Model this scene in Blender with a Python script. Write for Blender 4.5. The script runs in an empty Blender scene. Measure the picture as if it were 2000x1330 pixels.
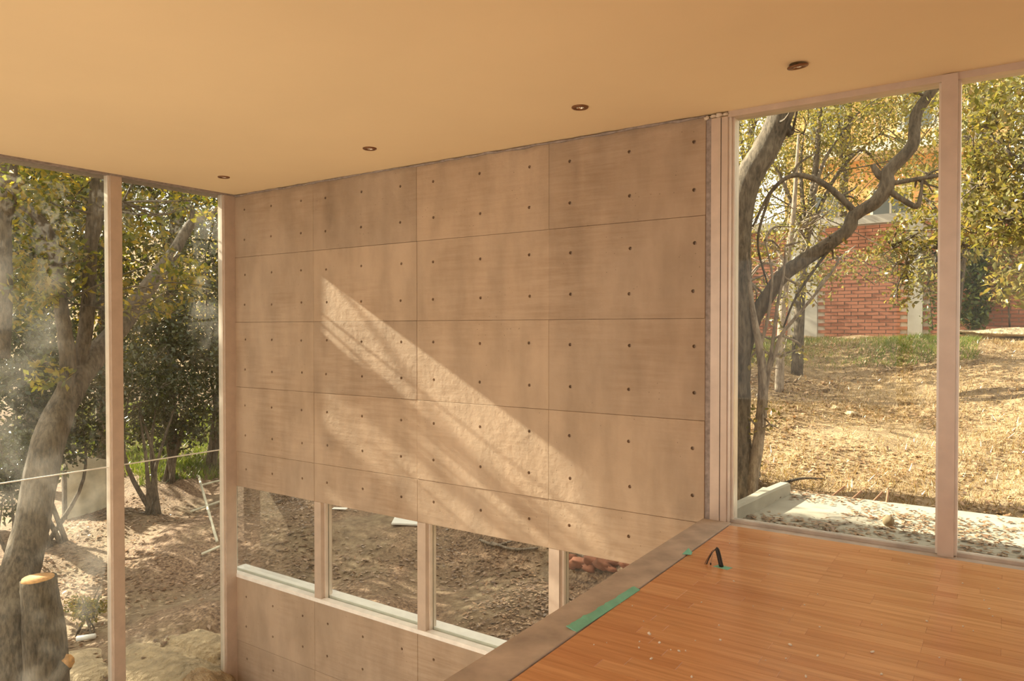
import bpy, math, random
import numpy as np
from mathutils import Vector
random.seed(7); rng = np.random.default_rng(7)
scene = bpy.context.scene
COL = scene.collection

# ------------------------------------------------------------------ camera
CAM = np.array([1.5153, -4.3211, 1.1645]); YAW, PITCH, FPX = -0.5979, -0.0158, 1415.15
cam = bpy.data.cameras.new('camera'); camo = bpy.data.objects.new('camera', cam); COL.objects.link(camo)
cam.sensor_width = 36.0; cam.lens = FPX / 2000 * 36; cam.clip_start = .05; cam.clip_end = 300
camo.location = CAM; camo.rotation_euler = (math.pi / 2 + PITCH, 0, -YAW)
scene.camera = camo
# ------------------------------------------------------------------ world, sun, exposure
w = bpy.data.worlds.new('sky'); scene.world = w; w.use_nodes = True
bg = w.node_tree.nodes['Background']; bg.inputs[0].default_value = (1.0, .93, .82, 1); bg.inputs[1].default_value = 1.5
SUN = np.array([1.0, .10, -.545])
sl = bpy.data.lights.new('sun', 'SUN'); sl.energy = 16.0; sl.angle = .0093; sl.color = (1.0, .89, .70)
so = bpy.data.objects.new('sun', sl); COL.objects.link(so)
so.rotation_euler = Vector(SUN).to_track_quat('-Z', 'Y').to_euler(); so.location = (-20, -2, 12)
scene.view_settings.view_transform = 'Standard'; scene.view_settings.look = 'None'
scene.view_settings.exposure = 0.55; scene.view_settings.gamma = 1.0; scene.view_settings.use_curve_mapping = False

# ------------------------------------------------------------------ pixel rays (2000x1330 frame)
_f = np.array([math.sin(YAW) * math.cos(PITCH), math.cos(YAW) * math.cos(PITCH), math.sin(PITCH)])
_r = np.array([math.cos(YAW), -math.sin(YAW), 0.0]); _u = np.cross(_r, _f)
def ray(x, y): return _f + _r * (x - 1000) / FPX - _u * (y - 665) / FPX
def hit(x, y, ax, v):
    d = ray(x, y); return CAM + d * (v - CAM[ax]) / d[ax]
def at(x, y, dist):
    d = ray(x, y); return CAM + d * dist / math.hypot(d[0], d[1])

# ------------------------------------------------------------------ materials
def mat(name):
    m = bpy.data.materials.new(name); m.use_nodes = True
    nt = m.node_tree; b = nt.nodes['Principled BSDF']; return m, nt, b
def N(nt, t, **kw):
    n = nt.nodes.new(t)
    for k, v in kw.items():
        if k in n.inputs: n.inputs[k].default_value = v
        else: setattr(n, k, v)
    return n
def ramp(nt, src, stops):
    r = nt.nodes.new('ShaderNodeValToRGB'); nt.links.new(src, r.inputs[0])
    e = r.color_ramp.elements
    while len(e) < len(stops): e.new(.5)
    for i, (p, c) in enumerate(stops): e[i].position = p; e[i].color = (*c, 1)
    return r.outputs[0]
def mixc(nt, fac, a, b, mode='MIX'):
    n = nt.nodes.new('ShaderNodeMix'); n.data_type = 'RGBA'; n.blend_type = mode
    for i, s in ((0, fac), (6, a), (7, b)):
        if hasattr(s, 'is_output'): nt.links.new(s, n.inputs[i])
        elif i == 0: n.inputs[0].default_value = s
        else: n.inputs[i].default_value = (*s, 1)
    return n.outputs[2]
def coords(nt, scale=(1, 1, 1)):
    tc = nt.nodes.new('ShaderNodeTexCoord'); mp = nt.nodes.new('ShaderNodeMapping'); mp.inputs['Scale'].default_value = scale
    nt.links.new(tc.outputs['Object'], mp.inputs[0]); return mp.outputs[0]
def noise(nt, co, scale, detail=4, rough=.55, out=0):
    n = N(nt, 'ShaderNodeTexNoise', Scale=scale, Detail=detail, Roughness=rough); nt.links.new(co, n.inputs['Vector']); return n.outputs[out]
def bump(nt, b, h, strength, dist):
    n = N(nt, 'ShaderNodeBump', Strength=strength, Distance=dist); nt.links.new(h, n.inputs['Height'])
    nt.links.new(n.outputs[0], b.inputs['Normal']); return n
def math_(nt, op, a, b=None):
    n = nt.nodes.new('ShaderNodeMath'); n.operation = op
    for i, s in ((0, a), (1, b)):
        if s is None: continue
        if hasattr(s, 'is_output'): nt.links.new(s, n.inputs[i])
        else: n.inputs[i].default_value = s
    return n.outputs[0]

def m_plain(name, col, rough=.6, metal=0.0, nscale=0, namp=.12, bscale=0, bstr=.2, bdist=.002):
    m, nt, b = mat(name); co = coords(nt)
    if nscale:
        nz = noise(nt, co, nscale)
        c = ramp(nt, nz, [(.3, tuple(v * (1 - namp) for v in col)), (.7, tuple(min(1, v * (1 + namp)) for v in col))])
        nt.links.new(c, b.inputs['Base Color'])
    else: b.inputs['Base Color'].default_value = (*col, 1)
    b.inputs['Roughness'].default_value = rough; b.inputs['Metallic'].default_value = metal
    if bscale: bump(nt, b, noise(nt, co, bscale), bstr, bdist)
    return m

def m_concrete(name, base, grain=True):
    m, nt, b = mat(name); co = coords(nt)
    big = noise(nt, co, 1.3, 5, .6); mid = noise(nt, coords(nt, (1, 1, .35)), 5, 4)
    c1 = ramp(nt, big, [(.32, tuple(v * k for v, k in zip(base, (.80, .76, .70)))), (.68, tuple(v * k for v, k in zip(base, (1.10, 1.12, 1.14))))])
    c2 = mixc(nt, .45, c1, ramp(nt, mid, [(.32, tuple(v * .66 for v in base)), (.62, tuple(v * 1.1 for v in base))]))
    oi = nt.nodes.new('ShaderNodeObjectInfo')
    tone = ramp(nt, oi.outputs['Random'], [(0, (.90, .90, .90)), (1, (1.08, 1.07, 1.05))])
    c3 = mixc(nt, 1.0, c2, tone, 'MULTIPLY')
    # small pores
    vo = N(nt, 'ShaderNodeTexVoronoi', Scale=26.0); nt.links.new(co, vo.inputs['Vector'])
    pore = math_(nt, 'LESS_THAN', vo.outputs['Distance'], .07)
    gate = math_(nt, 'GREATER_THAN', noise(nt, co, 2.3, 2), .55)
    pore = math_(nt, 'MULTIPLY', pore, gate)
    c4 = mixc(nt, pore, c3, tuple(v * .35 for v in base))
    # orange plywood grain lines
    gr = noise(nt, coords(nt, (2.2, 2.2, 30)), 1.0, 6, .66)
    gm = ramp(nt, noise(nt, co, .9, 2), [(.42, (0, 0, 0)), (.62, (.55, .55, .55))])
    c5 = mixc(nt, gm, c4, mixc(nt, 1.0, c4, ramp(nt, gr, [(.35, (.72, .64, .56)), (.6, (1.06, 1.05, 1.04))]), 'MULTIPLY'))
    # stains: ragged dark band left along the top pour, drip marks and honeycombed patches beside the joints
    sx = nt.nodes.new('ShaderNodeSeparateXYZ'); nt.links.new(co, sx.inputs[0])
    rag = math_(nt, 'ADD', sx.outputs[2], math_(nt, 'MULTIPLY', noise(nt, co, 5.5, 4, .65), .16))
    st = ramp(nt, math_(nt, 'SUBTRACT', rag, 2.0), [(.49, (0, 0, 0)), (.56, (.55, .55, .55))])
    c5 = mixc(nt, st, c5, tuple(v * .45 for v in base))
    for (hx_, hz_, rx_, rz_, amt) in ((-3.33, 2.12, .13, .34, .6), (-2.46, 2.15, .10, .3, .4), (-.90, 2.22, .05, .22, .5), (-3.36, .18, .12, .10, .5), (-2.5, -.12, .16, .14, .4), (-.12, .02, .10, .14, .45)):
        dx = math_(nt, 'DIVIDE', math_(nt, 'SUBTRACT', sx.outputs[0], hx_), rx_); dz = math_(nt, 'DIVIDE', math_(nt, 'SUBTRACT', sx.outputs[2], hz_), rz_)
        rr = math_(nt, 'SQRT', math_(nt, 'ADD', math_(nt, 'MULTIPLY', dx, dx), math_(nt, 'MULTIPLY', dz, dz)))
        k = math_(nt, 'MULTIPLY', math_(nt, 'SUBTRACT', 1.0, math_(nt, 'MINIMUM', rr, 1.0)), noise(nt, co, 14, 5, .7))
        c5 = mixc(nt, math_(nt, 'MULTIPLY', k, amt * 1.6), c5, tuple(v * .42 for v in base))
    nt.links.new(c5, b.inputs['Base Color']); b.inputs['Roughness'].default_value = .78
    h = math_(nt, 'ADD', math_(nt, 'MULTIPLY', gr, math_(nt, 'ADD', gm, .25)), math_(nt, 'MULTIPLY', noise(nt, co, 16, 4), 1.1))
    h = math_(nt, 'SUBTRACT', h, math_(nt, 'MULTIPLY', pore, .8))
    bump(nt, b, h, .6, .005)
    return m

def m_leaf(name, cols, trans=.45):
    m, nt, b = mat(name)
    g = nt.nodes.new('ShaderNodeNewGeometry')
    st = [(i / max(1, len(cols) - 1), c) for i, c in enumerate(cols)]
    c = ramp(nt, g.outputs['Random Per Island'], st)
    nt.links.new(c, b.inputs['Base Color']); b.inputs['Roughness'].default_value = .28
    t = nt.nodes.new('ShaderNodeBsdfTranslucent'); nt.links.new(mixc(nt, 1.0, c, (1.35, 1.25, .55), 'MULTIPLY'), t.inputs[0])
    mx = nt.nodes.new('ShaderNodeMixShader'); mx.inputs[0].default_value = trans
    nt.links.new(b.outputs[0], mx.inputs[1]); nt.links.new(t.outputs[0], mx.inputs[2])
    nt.links.new(mx.outputs[0], nt.nodes['Material Output'].inputs[0]); return m

def m_glass(name, dust, tint=(.93, .95, .92)):
    m, nt, b = mat(name); nt.nodes.remove(b); co = coords(nt)
    tr = N(nt, 'ShaderNodeBsdfTransparent', Color=(*tint, 1)); gl = N(nt, 'ShaderNodeBsdfGlossy', Roughness=.0)
    fr = N(nt, 'ShaderNodeFresnel', IOR=1.22)
    g = nt.nodes.new('ShaderNodeNewGeometry')   # fresnel for both faces alike
    mx = nt.nodes.new('ShaderNodeMixShader'); nt.links.new(math_(nt, 'MINIMUM', fr.outputs[0], .35), mx.inputs[0])
    nt.links.new(tr.outputs[0], mx.inputs[1]); nt.links.new(gl.outputs[0], mx.inputs[2])
    tl = N(nt, 'ShaderNodeBsdfTranslucent', Color=(.85, .8, .72, 1)); df = N(nt, 'ShaderNodeBsdfDiffuse', Color=(.7, .66, .6, 1))
    dm = nt.nodes.new('ShaderNodeMixShader'); dm.inputs[0].default_value = .5
    nt.links.new(tl.outputs[0], dm.inputs[1]); nt.links.new(df.outputs[0], dm.inputs[2])
    sm = noise(nt, co, 2.6, 5, .6)
    fac = math_(nt, 'MULTIPLY', ramp(nt, sm, [(.42, (.15, .15, .15)), (.72, (1, 1, 1))]), dust)
    m2 = nt.nodes.new('ShaderNodeMixShader'); nt.links.new(fac, m2.inputs[0])
    nt.links.new(mx.outputs[0], m2.inputs[1]); nt.links.new(dm.outputs[0], m2.inputs[2])
    nt.links.new(m2.outputs[0], nt.nodes['Material Output'].inputs[0]); return m

def m_ground():
    m, nt, b = mat('soil'); co = coords(nt)
    n1 = noise(nt, co, .55, 6, .65); n2 = noise(nt, co, 6, 5, .7); n3 = noise(nt, co, 28, 3, .7)
    c = ramp(nt, n2, [(.3, (.10, .065, .04)), (.5, (.22, .15, .09)), (.72, (.36, .27, .17))])
    litter = ramp(nt, n3, [(.35, (.08, .045, .03)), (.5, (.21, .125, .075)), (.66, (.36, .24, .15))])
    c = mixc(nt, ramp(nt, n1, [(.4, (0, 0, 0)), (.55, (1, 1, 1))]), c, litter)
    sep = nt.nodes.new('ShaderNodeSeparateXYZ'); nt.links.new(co, sep.inputs[0])
    # dry grass hillside where the ground lies high
    dry = ramp(nt, n2, [(.3, (.15, .095, .05)), (.5, (.28, .185, .095)), (.7, (.38, .27, .16))])
    hi = N(nt, 'ShaderNodeMapRange', **{'From Min': -.9, 'From Max': .0}); nt.links.new(sep.outputs[2], hi.inputs[0])
    c = mixc(nt, hi.outputs[0], c, dry)
    nt.links.new(c, b.inputs['Base Color']); b.inputs['Roughness'].default_value = .95
    h = math_(nt, 'ADD', n2, math_(nt, 'MULTIPLY', n3, .6)); bump(nt, b, h, .9, .05)
    return m

def m_wood():
    m, nt, b = mat('laminate'); oi = nt.nodes.new('ShaderNodeObjectInfo')
    tc = nt.nodes.new('ShaderNodeTexCoord')
    off = nt.nodes.new('ShaderNodeVectorMath'); off.operation = 'ADD'
    cmb = nt.nodes.new('ShaderNodeCombineXYZ'); nt.links.new(math_(nt, 'MULTIPLY', oi.outputs['Random'], 57.0), cmb.inputs[0])
    nt.links.new(math_(nt, 'MULTIPLY', oi.outputs['Random'], 31.0), cmb.inputs[1])
    nt.links.new(tc.outputs['Object'], off.inputs[0]); nt.links.new(cmb.outputs[0], off.inputs[1])
    mp = N(nt, 'ShaderNodeMapping'); mp.inputs['Scale'].default_value = (2.2, 38, 1); nt.links.new(off.outputs[0], mp.inputs[0])
    gr = noise(nt, mp.outputs[0], 1.0, 5, .6)
    base = ramp(nt, oi.outputs['Random'], [(0, (.60, .29, .13)), (.5, (.66, .345, .16)), (1, (.72, .40, .20))])
    c = mixc(nt, 1.0, base, ramp(nt, gr, [(.3, (.80, .74, .68)), (.6, (1.05, 1.05, 1.05))]), 'MULTIPLY')
    nt.links.new(c, b.inputs['Base Color']); b.inputs['Roughness'].default_value = .24
    return m

def m_bark(name, a, c):
    m, nt, b = mat(name); co = coords(nt, (1, 1, .3))
    n = noise(nt, co, 34, 6, .7); n2 = noise(nt, coords(nt), 3, 3)
    col = mixc(nt, .4, ramp(nt, n, [(.40, a), (.60, c)]), ramp(nt, n2, [(.35, a), (.65, c)]))
    nt.links.new(col, b.inputs['Base Color']); b.inputs['Roughness'].default_value = .9
    bump(nt, b, n, .9, .02); return m

M = dict(
    concrete=m_concrete('board_formed_concrete', (.46, .35, .26)),
    curb=m_plain('curb_concrete', (.48, .41, .36), .75, nscale=6, namp=.25, bscale=40, bstr=.25),
    ceil=m_plain('ceiling_plaster', (.86, .69, .45), .85, nscale=.8, namp=.03, bscale=14, bstr=.06, bdist=.004),
    white=m_plain('white_plaster', (.80, .70, .56), .85, nscale=2, namp=.05),
    alu=m_plain('anodised_aluminium', (.58, .47, .39), .42, .35, nscale=9, namp=.08),
    alu2=m_plain('pale_aluminium', (.74, .66, .58), .35, .3, nscale=9, namp=.06),
    sill=m_plain('white_sill_paint', (.88, .85, .81), .5, nscale=12, namp=.08),
    seal=m_plain('sealant', (.30, .25, .23), .7, nscale=30, namp=.3),
    silicone=m_plain('silicone', (.86, .84, .78), .35),
    glass=m_glass('dusty_glass', .06), glassr=m_glass('clean_glass', .02), glasss=m_glass('strip_glass', .02),
    wood=m_wood(), ground=m_ground(),
    bark=m_bark('oak_bark', (.035, .026, .018), (.20, .155, .11)), barkl=m_bark('pale_bark', (.10, .07, .05), (.42, .34, .26)),
    cut=m_plain('cut_wood', (.55, .29, .11), .8, nscale=30, namp=.3),
    leafy=m_leaf('oak_leaf', [(.06, .08, .018), (.13, .15, .028), (.24, .22, .04), (.36, .25, .05), (.18, .19, .035)], .5),
    leafd=m_leaf('dark_leaf', [(.022, .032, .012), (.05, .06, .02), (.085, .085, .03)], .28),
    leafo=m_leaf('olive_leaf', [(.11, .115, .035), (.21, .19, .065), (.30, .245, .10), (.15, .155, .045), (.28, .19, .075)], .40),
    ivy=m_leaf('ivy_leaf', [(.04, .06, .015), (.09, .12, .03), (.16, .17, .04)], .3),
    dryleaf=m_leaf('dry_leaf', [(.28, .15, .08), (.42, .25, .14), (.56, .38, .24), (.20, .11, .06)], .1),
    brownleaf=m_leaf('brown_leaf', [(.16, .085, .05), (.26, .15, .085), (.38, .25, .16), (.11, .06, .035)], .1),
    drygrass=m_leaf('dry_grass', [(.26, .175, .085), (.36, .25, .125), (.44, .33, .19), (.20, .135, .055)], .2),
    grass=m_leaf('green_grass', [(.08, .12, .02), (.13, .18, .03), (.20, .22, .05)], .35),
    brick=m_plain('red_brick', (.36, .14, .08), .9, nscale=3, namp=.3, bscale=60, bstr=.3),
    mortar=m_plain('mortar', (.62, .53, .43), .95, nscale=8, namp=.15),
    greyc=m_plain('grey_concrete', (.42, .38, .33), .9, nscale=3, namp=.2, bscale=30, bstr=.3),
    terrace=m_plain('terrace_screed', (.33, .30, .24), .9, nscale=4, namp=.16, bscale=25, bstr=.35, bdist=.006),
    peach=m_plain('peach_render', (.80, .44, .19), .9, nscale=1, namp=.06),
    cream=m_plain('cream_render', (.80, .74, .64), .9, nscale=1, namp=.05),
    dkglass=m_plain('window_glass', (.10, .11, .11), .08), roof=m_plain('roof_slab', (.60, .36, .22), .9, nscale=4),
    dark=m_plain('black_conduit', (.018, .014, .012), .45), bronze=m_plain('bronze_trim', (.24, .115, .055), .35, .6, nscale=30),
    wirec=m_plain('copper_wire', (.55, .36, .24), .4), green=m_plain('green_tape', (.20, .56, .44), .5, nscale=14, namp=.12),
    lamp=m_plain('lamp_reflector', (.75, .70, .64), .15, .9), crumb=m_plain('plaster_crumb', (.80, .73, .64), .9),
    rock=m_plain('sandstone', (.46, .35, .22), .95, nscale=7, namp=.35, bscale=13, bstr=1.0, bdist=.09),
    redrock=m_plain('red_rubble', (.27, .10, .055), .95, nscale=7, namp=.3, bscale=20, bstr=.5),
    rust=m_plain('rusty_rod', (.26, .13, .07), .8, nscale=30), stone=m_plain('round_stone', (.22, .16, .09), .9, nscale=20, namp=.3, bscale=30),
    board=m_plain('standin_board', (.60, .56, .44), .8, nscale=5, namp=.25), pipe=m_plain('pale_pipe', (.72, .70, .66), .5),
)

# ------------------------------------------------------------------ helpers
def link(o, parent=None):
    COL.objects.link(o)
    if parent is not None: o.parent = parent
    return o
def mesh(name, V, F, m, parent=None, smooth=False):
    me = bpy.data.meshes.new(name); me.from_pydata([tuple(map(float, v)) for v in V], [], F); me.update()
    me.materials.append(m)
    if smooth: me.polygons.foreach_set('use_smooth', [True] * len(me.polygons))
    return link(bpy.data.objects.new(name, me), parent)
def tag(o, label=None, cat=None, group=None, kind=None):
    if label: o['label'] = label
    if cat: o['category'] = cat
    if group: o['group'] = group
    if kind: o['kind'] = kind
    return o
def empty(name, loc, label, cat, group=None):
    o = bpy.data.objects.new(name, None); o.empty_display_size = .1; COL.objects.link(o); o.location = loc
    return tag(o, label, cat, group)
def keep(o):                       # child built in world coordinates under a moved parent
    o.matrix_parent_inverse = o.parent.matrix_world.inverted() if False else __import__('mathutils').Matrix.Translation(-Vector(o.parent.location)); return o
def boxes(*bs):
    V, F = [], []
    for (x0, x1, y0, y1, z0, z1) in bs:
        n = len(V); V += [(x, y, z) for x in (x0, x1) for y in (y0, y1) for z in (z0, z1)]
        F += [tuple(n + i for i in q) for q in ((0, 1, 3, 2), (4, 6, 7, 5), (0, 4, 5, 1), (2, 3, 7, 6), (0, 2, 6, 4), (1, 5, 7, 3))]
    return V, F
def box(name, b, m, parent=None, bevel=0):
    o = mesh(name, *boxes(b), m, parent)
    if bevel:
        md = o.modifiers.new('bevel', 'BEVEL'); md.width = bevel; md.segments = 2
    return o
def spline(P, n):
    P = [np.array(p, float) for p in P]; Q = [2 * P[0] - P[1]] + P + [2 * P[-1] - P[-2]]; out = []
    for i in range(1, len(Q) - 2):
        for k in range(n):
            t = k / n; a, b, c, d = Q[i - 1:i + 3]
            out.append(.5 * (2 * b + (c - a) * t + (2 * a - 5 * b + 4 * c - d) * t * t + (3 * b - a - 3 * c + d) * t ** 3))
    return out + [P[-1]]
def tube_geo(V, F, P, Rr, sides=8, sub=4, rough=0.0, cap=True):
    if len(Rr) != len(P): Rr = list(np.interp(np.linspace(0, 1, len(P)), np.linspace(0, 1, len(Rr)), Rr))
    if sub > 1:
        n0 = len(P); pts = spline(P, sub); rad = np.interp(np.linspace(0, n0 - 1, len(pts)), range(n0), Rr)
    else: pts, rad = [np.array(p, float) for p in P], Rr
    base = len(V); up = np.array([.31, .17, .93]); prev = None
    for i, p in enumerate(pts):
        t = pts[min(i + 1, len(pts) - 1)] - pts[max(i - 1, 0)]; t = t / (np.linalg.norm(t) + 1e-9)
        a = np.cross(t, up if prev is None else prev); 
        if np.linalg.norm(a) < 1e-3: a = np.cross(t, (1, 0, 0))
        a /= np.linalg.norm(a); b = np.cross(a, t); prev = b
        a2 = np.cross(t, b)
        for k in range(sides):
            th = 2 * math.pi * k / sides; r = rad[i] * (1 + rough * (random.random() - .5))
            V.append(tuple(p + r * (math.cos(th) * b + math.sin(th) * a2)))
    for i in range(len(pts) - 1):
        for k in range(sides):
            k2 = (k + 1) % sides; o = base + i * sides
            F.append((o + k, o + k2, o + sides + k2, o + sides + k))
    if cap: F.append(tuple(base + k for k in range(sides))[::-1]); F.append(tuple(base + (len(pts) - 1) * sides + k for k in range(sides)))
def tube(name, P, Rr, m, parent=None, sides=8, sub=4, rough=0.0):
    V, F = [], []; tube_geo(V, F, P, Rr, sides, sub, rough); return mesh(name, V, F, m, parent, True)
def lathe(name, prof, m, parent=None, n=24, closed=False):
    V, F = [], []
    for r, z in prof:
        for k in range(n): V.append((r * math.cos(2 * math.pi * k / n), r * math.sin(2 * math.pi * k / n), z))
    L = len(prof)
    for i in range(L - 1 if not closed else L):
        for k in range(n):
            k2 = (k + 1) % n; j = (i + 1) % L; F.append((i * n + k, i * n + k2, j * n + k2, j * n + k))
    return mesh(name, V, F, m, parent, True)
def holed_grid(xs, zs, holes, r, depth):
    """flat sheet of cells (a,b,d); a cell listed in holes has a round blind hole"""
    V, F, idx = [], [], {}
    def v(a, b, d=0.0):
        k = (round(a, 5), round(b, 5), round(d, 5))
        if k not in idx: idx[k] = len(V); V.append((a, b, d))
        return idx[k]
    for i in range(len(xs) - 1):
        for j in range(len(zs) - 1):
            x0, x1, z0, z1 = xs[i], xs[i + 1], zs[j], zs[j + 1]
            if (i, j) not in holes: F.append((v(x0, z0), v(x1, z0), v(x1, z1), v(x0, z1))); continue
            hx, hz = holes[(i, j)]
            out = [(x0, z0), (hx, z0), (x1, z0), (x1, hz), (x1, z1), (hx, z1), (x0, z1), (x0, hz)]
            inn = []
            for k in range(16): 
                th = math.radians(-135 + 22.5 * k); inn.append((hx + r * math.cos(th), hz + r * math.sin(th)))
            for k in range(8):
                a, b = out[k], out[(k + 1) % 8]; p, q, s = inn[2 * k], inn[2 * k + 1], inn[(2 * k + 2) % 16]
                F.append((v(*a), v(*b), v(*s), v(*q), v(*p)))
            for k in range(16):
                p, q = inn[k], inn[(k + 1) % 16]
                sh = lambda c: (hx + (c[0] - hx) * .82, hz + (c[1] - hz) * .82)
                F.append((v(*p), v(*q), v(*sh(q), depth), v(*sh(p), depth)))
            F.append(tuple(v(hx + (c[0] - hx) * .82, hz + (c[1] - hz) * .82, depth) for c in inn))
    return V, F
def blob(name, c, r, m, parent=None, sub=2, amp=.18, scl=(1, 1, 1), seed=0):
    import bmesh
    bm = bmesh.new(); bmesh.ops.create_icosphere(bm, subdivisions=sub, radius=1); rr = random.Random(seed)
    ph = [rr.uniform(0, 6) for _ in range(6)]
    for v in bm.verts:
        q = v.co.copy(); k = 1 + amp * (math.sin(3 * q.x + ph[0]) * math.sin(2.6 * q.y + ph[1]) + .6 * math.sin(5 * q.z + ph[2] + 3 * q.x) + .4 * math.sin(9 * q.y + ph[3]))
        v.co = Vector((q.x * scl[0], q.y * scl[1], q.z * scl[2])) * k * r
    me = bpy.data.meshes.new(name); bm.to_mesh(me); bm.free(); me.materials.append(m)
    me.polygons.foreach_set('use_smooth', [True] * len(me.polygons))
    o = link(bpy.data.objects.new(name, me), parent); o.location = c; return o

def lit_gap(P):
    """True for leaf points to cut away so that sun spots fall on the concrete wall"""
    t = -P[:, 1] / SUN[1]; X = P[:, 0] + t; Z = P[:, 2] + t * SUN[2]; u = Z + .545 * (X + 4.723)
    on = (P[:, 1] < .02) & (X > -4.6) & (X < .3)
    band = ((u > 1.80) & (u < 2.6)) | ((u > .95) & (u < 1.44)) | ((u > .40) & (u < .60) & (X < -2.2)) | ((X > -2.5) & (u > 1.50) & (u < 1.76))
    return on & band
def leaves_mesh(name, P, size, m, parent, flat=0.0, elong=1.9):
    """one mesh of folded leaves; P is an (n,3) array of positions"""
    P = P[~lit_gap(P)]; n = len(P)  # leaves on the sun paths are dropped to shape the wall's sun spots
    d = rng.normal(size=(n, 3)); d[:, 2] *= (1 - flat); d /= np.linalg.norm(d, axis=1)[:, None]
    up = rng.normal(size=(n, 3)) * (1 - flat * .8) + np.array([0, 0, 1.2 + 2 * flat]); s = np.cross(d, up); s /= np.linalg.norm(s, axis=1)[:, None] + 1e-9
    nrm = np.cross(s, d); L = size * rng.uniform(.6, 1.35, (n, 1)); W = L / elong
    A = P; B = P + d * L * .45 + s * W * .5 + nrm * W * .16; C = P + d * L; D = P + d * L * .45 - s * W * .5 + nrm * W * .16
    V = np.stack([A, B, C, D], 1).reshape(-1, 3).astype(np.float32)
    me = bpy.data.meshes.new(name); me.vertices.add(4 * n); me.vertices.foreach_set('co', V.ravel())
    idx = np.arange(n)[:, None] * 4 + np.array([0, 1, 2, 0, 2, 3]); me.loops.add(6 * n); me.loops.foreach_set('vertex_index', idx.ravel().astype(np.int32))
    me.polygons.add(2 * n); me.polygons.foreach_set('loop_start', np.arange(0, 6 * n, 3, dtype=np.int32)); me.polygons.foreach_set('loop_total', np.full(2 * n, 3, dtype=np.int32))
    me.update(); me.validate(); me.materials.append(m)
    o = link(bpy.data.objects.new(name, me), parent); o['kind'] = 'stuff'; return o
def clump_pts(clumps, n, shell=.45):
    """points in ellipsoid clumps [(centre, radius)], denser towards the skin"""
    wgt = np.array([r ** 2 for _, r in clumps]); wgt = wgt / wgt.sum(); out = []
    for (c, r), k in zip(clumps, (wgt * n).astype(int) + 1):
        v = rng.normal(size=(k, 3)); v /= np.linalg.norm(v, axis=1)[:, None]
        q = r * (shell + (1 - shell) * rng.random((k, 1)) ** .7); out.append(np.array(c) + v * q * np.array([1, 1, .8]))
    return np.concatenate(out)
def tree(name, label, limbs, clumps, nleaf, size, lm, bm_, group=None, twigs=60, cat='tree', flat=0.0):
    root = empty(name, limbs[0][0][0], label, cat, group) if limbs else empty(name, clumps[0][0], label, cat, group)
    for i, (P, Rr) in enumerate(limbs):
        keep(tube('trunk' if i == 0 else 'branch', P, Rr, bm_, root, 10 if i == 0 else 8, 5, .10))
    if limbs and twigs and clumps:
        V, F = [], []; pts = [np.array(p) for P, _ in limbs for p in P[1:]]
        for _ in range(twigs):
            c, r = random.choice(clumps); a = min(random.sample(pts, max(1, int(len(pts) * .7))), key=lambda p: np.linalg.norm(p - np.array(c)))
            e = np.array(c) + rng.normal(size=3) * r * .5; mid = (a + e) / 2 + rng.normal(size=3) * .12 * np.linalg.norm(e - a)
            tube_geo(V, F, [a, mid, e], [.011, .008, .004], 5, 4)
        o = mesh('twigs', V, F, bm_, root, True); o['kind'] = 'stuff'; keep(o)
    if nleaf: keep(leaves_mesh('foliage', clump_pts(clumps, nleaf), size, lm, root, flat))
    return root

# ------------------------------------------------------------------ the setting: terrain
def sst(a, b, x):
    t = np.clip((x - a) / (b - a), 0, 1); return t * t * (3 - 2 * t)
def g(X, Y):
    X = np.asarray(X, float); Y = np.asarray(Y, float)
    hill = -.30 + .16 * sst(1.3, 1.8, Y) + .126 * np.clip(Y - 1.6, 0, 9.4) + .05 * np.clip(Y - 12, 0, 30)
    hill = hill + .10 * np.sin(1.3 * X + .8 * Y) * sst(2.5, 5, Y) * (1 - sst(8.5, 10.2, Y)) + .16 * sst(6.0, 8.2, Y) - .16 * sst(8.5, 10.6, Y)
    low = np.maximum(-2.3 + .12 * np.clip(Y, -3, 40), -2.62) + .38 * sst(3.3, 3.9, Y + .3 * (X + 3)) * sst(-6.5, -4.5, X)
    low = low + .24 * np.clip(-16 - X, 0, 30) + .10 * np.sin(1.1 * X + .4) * np.cos(.9 * Y) + .05 * np.sin(3.1 * X + 2 * Y) + .05 * np.sin(2.3 * Y - X)
    low = low + .25 * sst(-7.6, -6.2, X) * sst(-5.0, -5.6, X) * sst(-1.4, -.4, Y) * (1 - sst(.2, 1.2, Y))
    Yc = np.clip(Y, 0, 30); xt = -.25 - .36 * np.clip(Yc - 1, 0, 30); xb = xt - .9 - .12 * Yc
    wgt = sst(xb, xt, X + .12 * np.sin(3 * Y))
    z = low + (hill - low) * wgt
    z = z + .03 * np.sin(5.3 * X + 1.7 * Y) * np.sin(4.1 * Y - X)
    inside = (X > -4.70) & (Y < .12)
    return np.where(inside, -3.4, z)
xs = np.unique(np.concatenate([np.linspace(-45, -14, 40), np.linspace(-14, -4.8, 60), [-4.72, -4.68], np.linspace(-4.6, 4, 64), np.linspace(4.4, 25, 24)]))
ys = np.unique(np.concatenate([np.linspace(-25, -2, 30), np.linspace(-2, .05, 14), [.11, .13], np.linspace(.2, 6, 46), np.linspace(6.2, 14, 40), np.linspace(14.5, 40, 26)]))
GX, GY = np.meshgrid(xs, ys, indexing='ij'); GZ = g(GX, GY); ny = len(ys)
Vt = np.stack([GX, GY, GZ], -1).reshape(-1, 3)
Ft = [(i * ny + j, (i + 1) * ny + j, (i + 1) * ny + j + 1, i * ny + j + 1) for i in range(len(xs) - 1) for j in range(ny - 1)]
ground = tag(mesh('ground', Vt, Ft, M['ground'], None, True), 'leaf strewn earth and dry grass hillside around the house', kind='structure')
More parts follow.
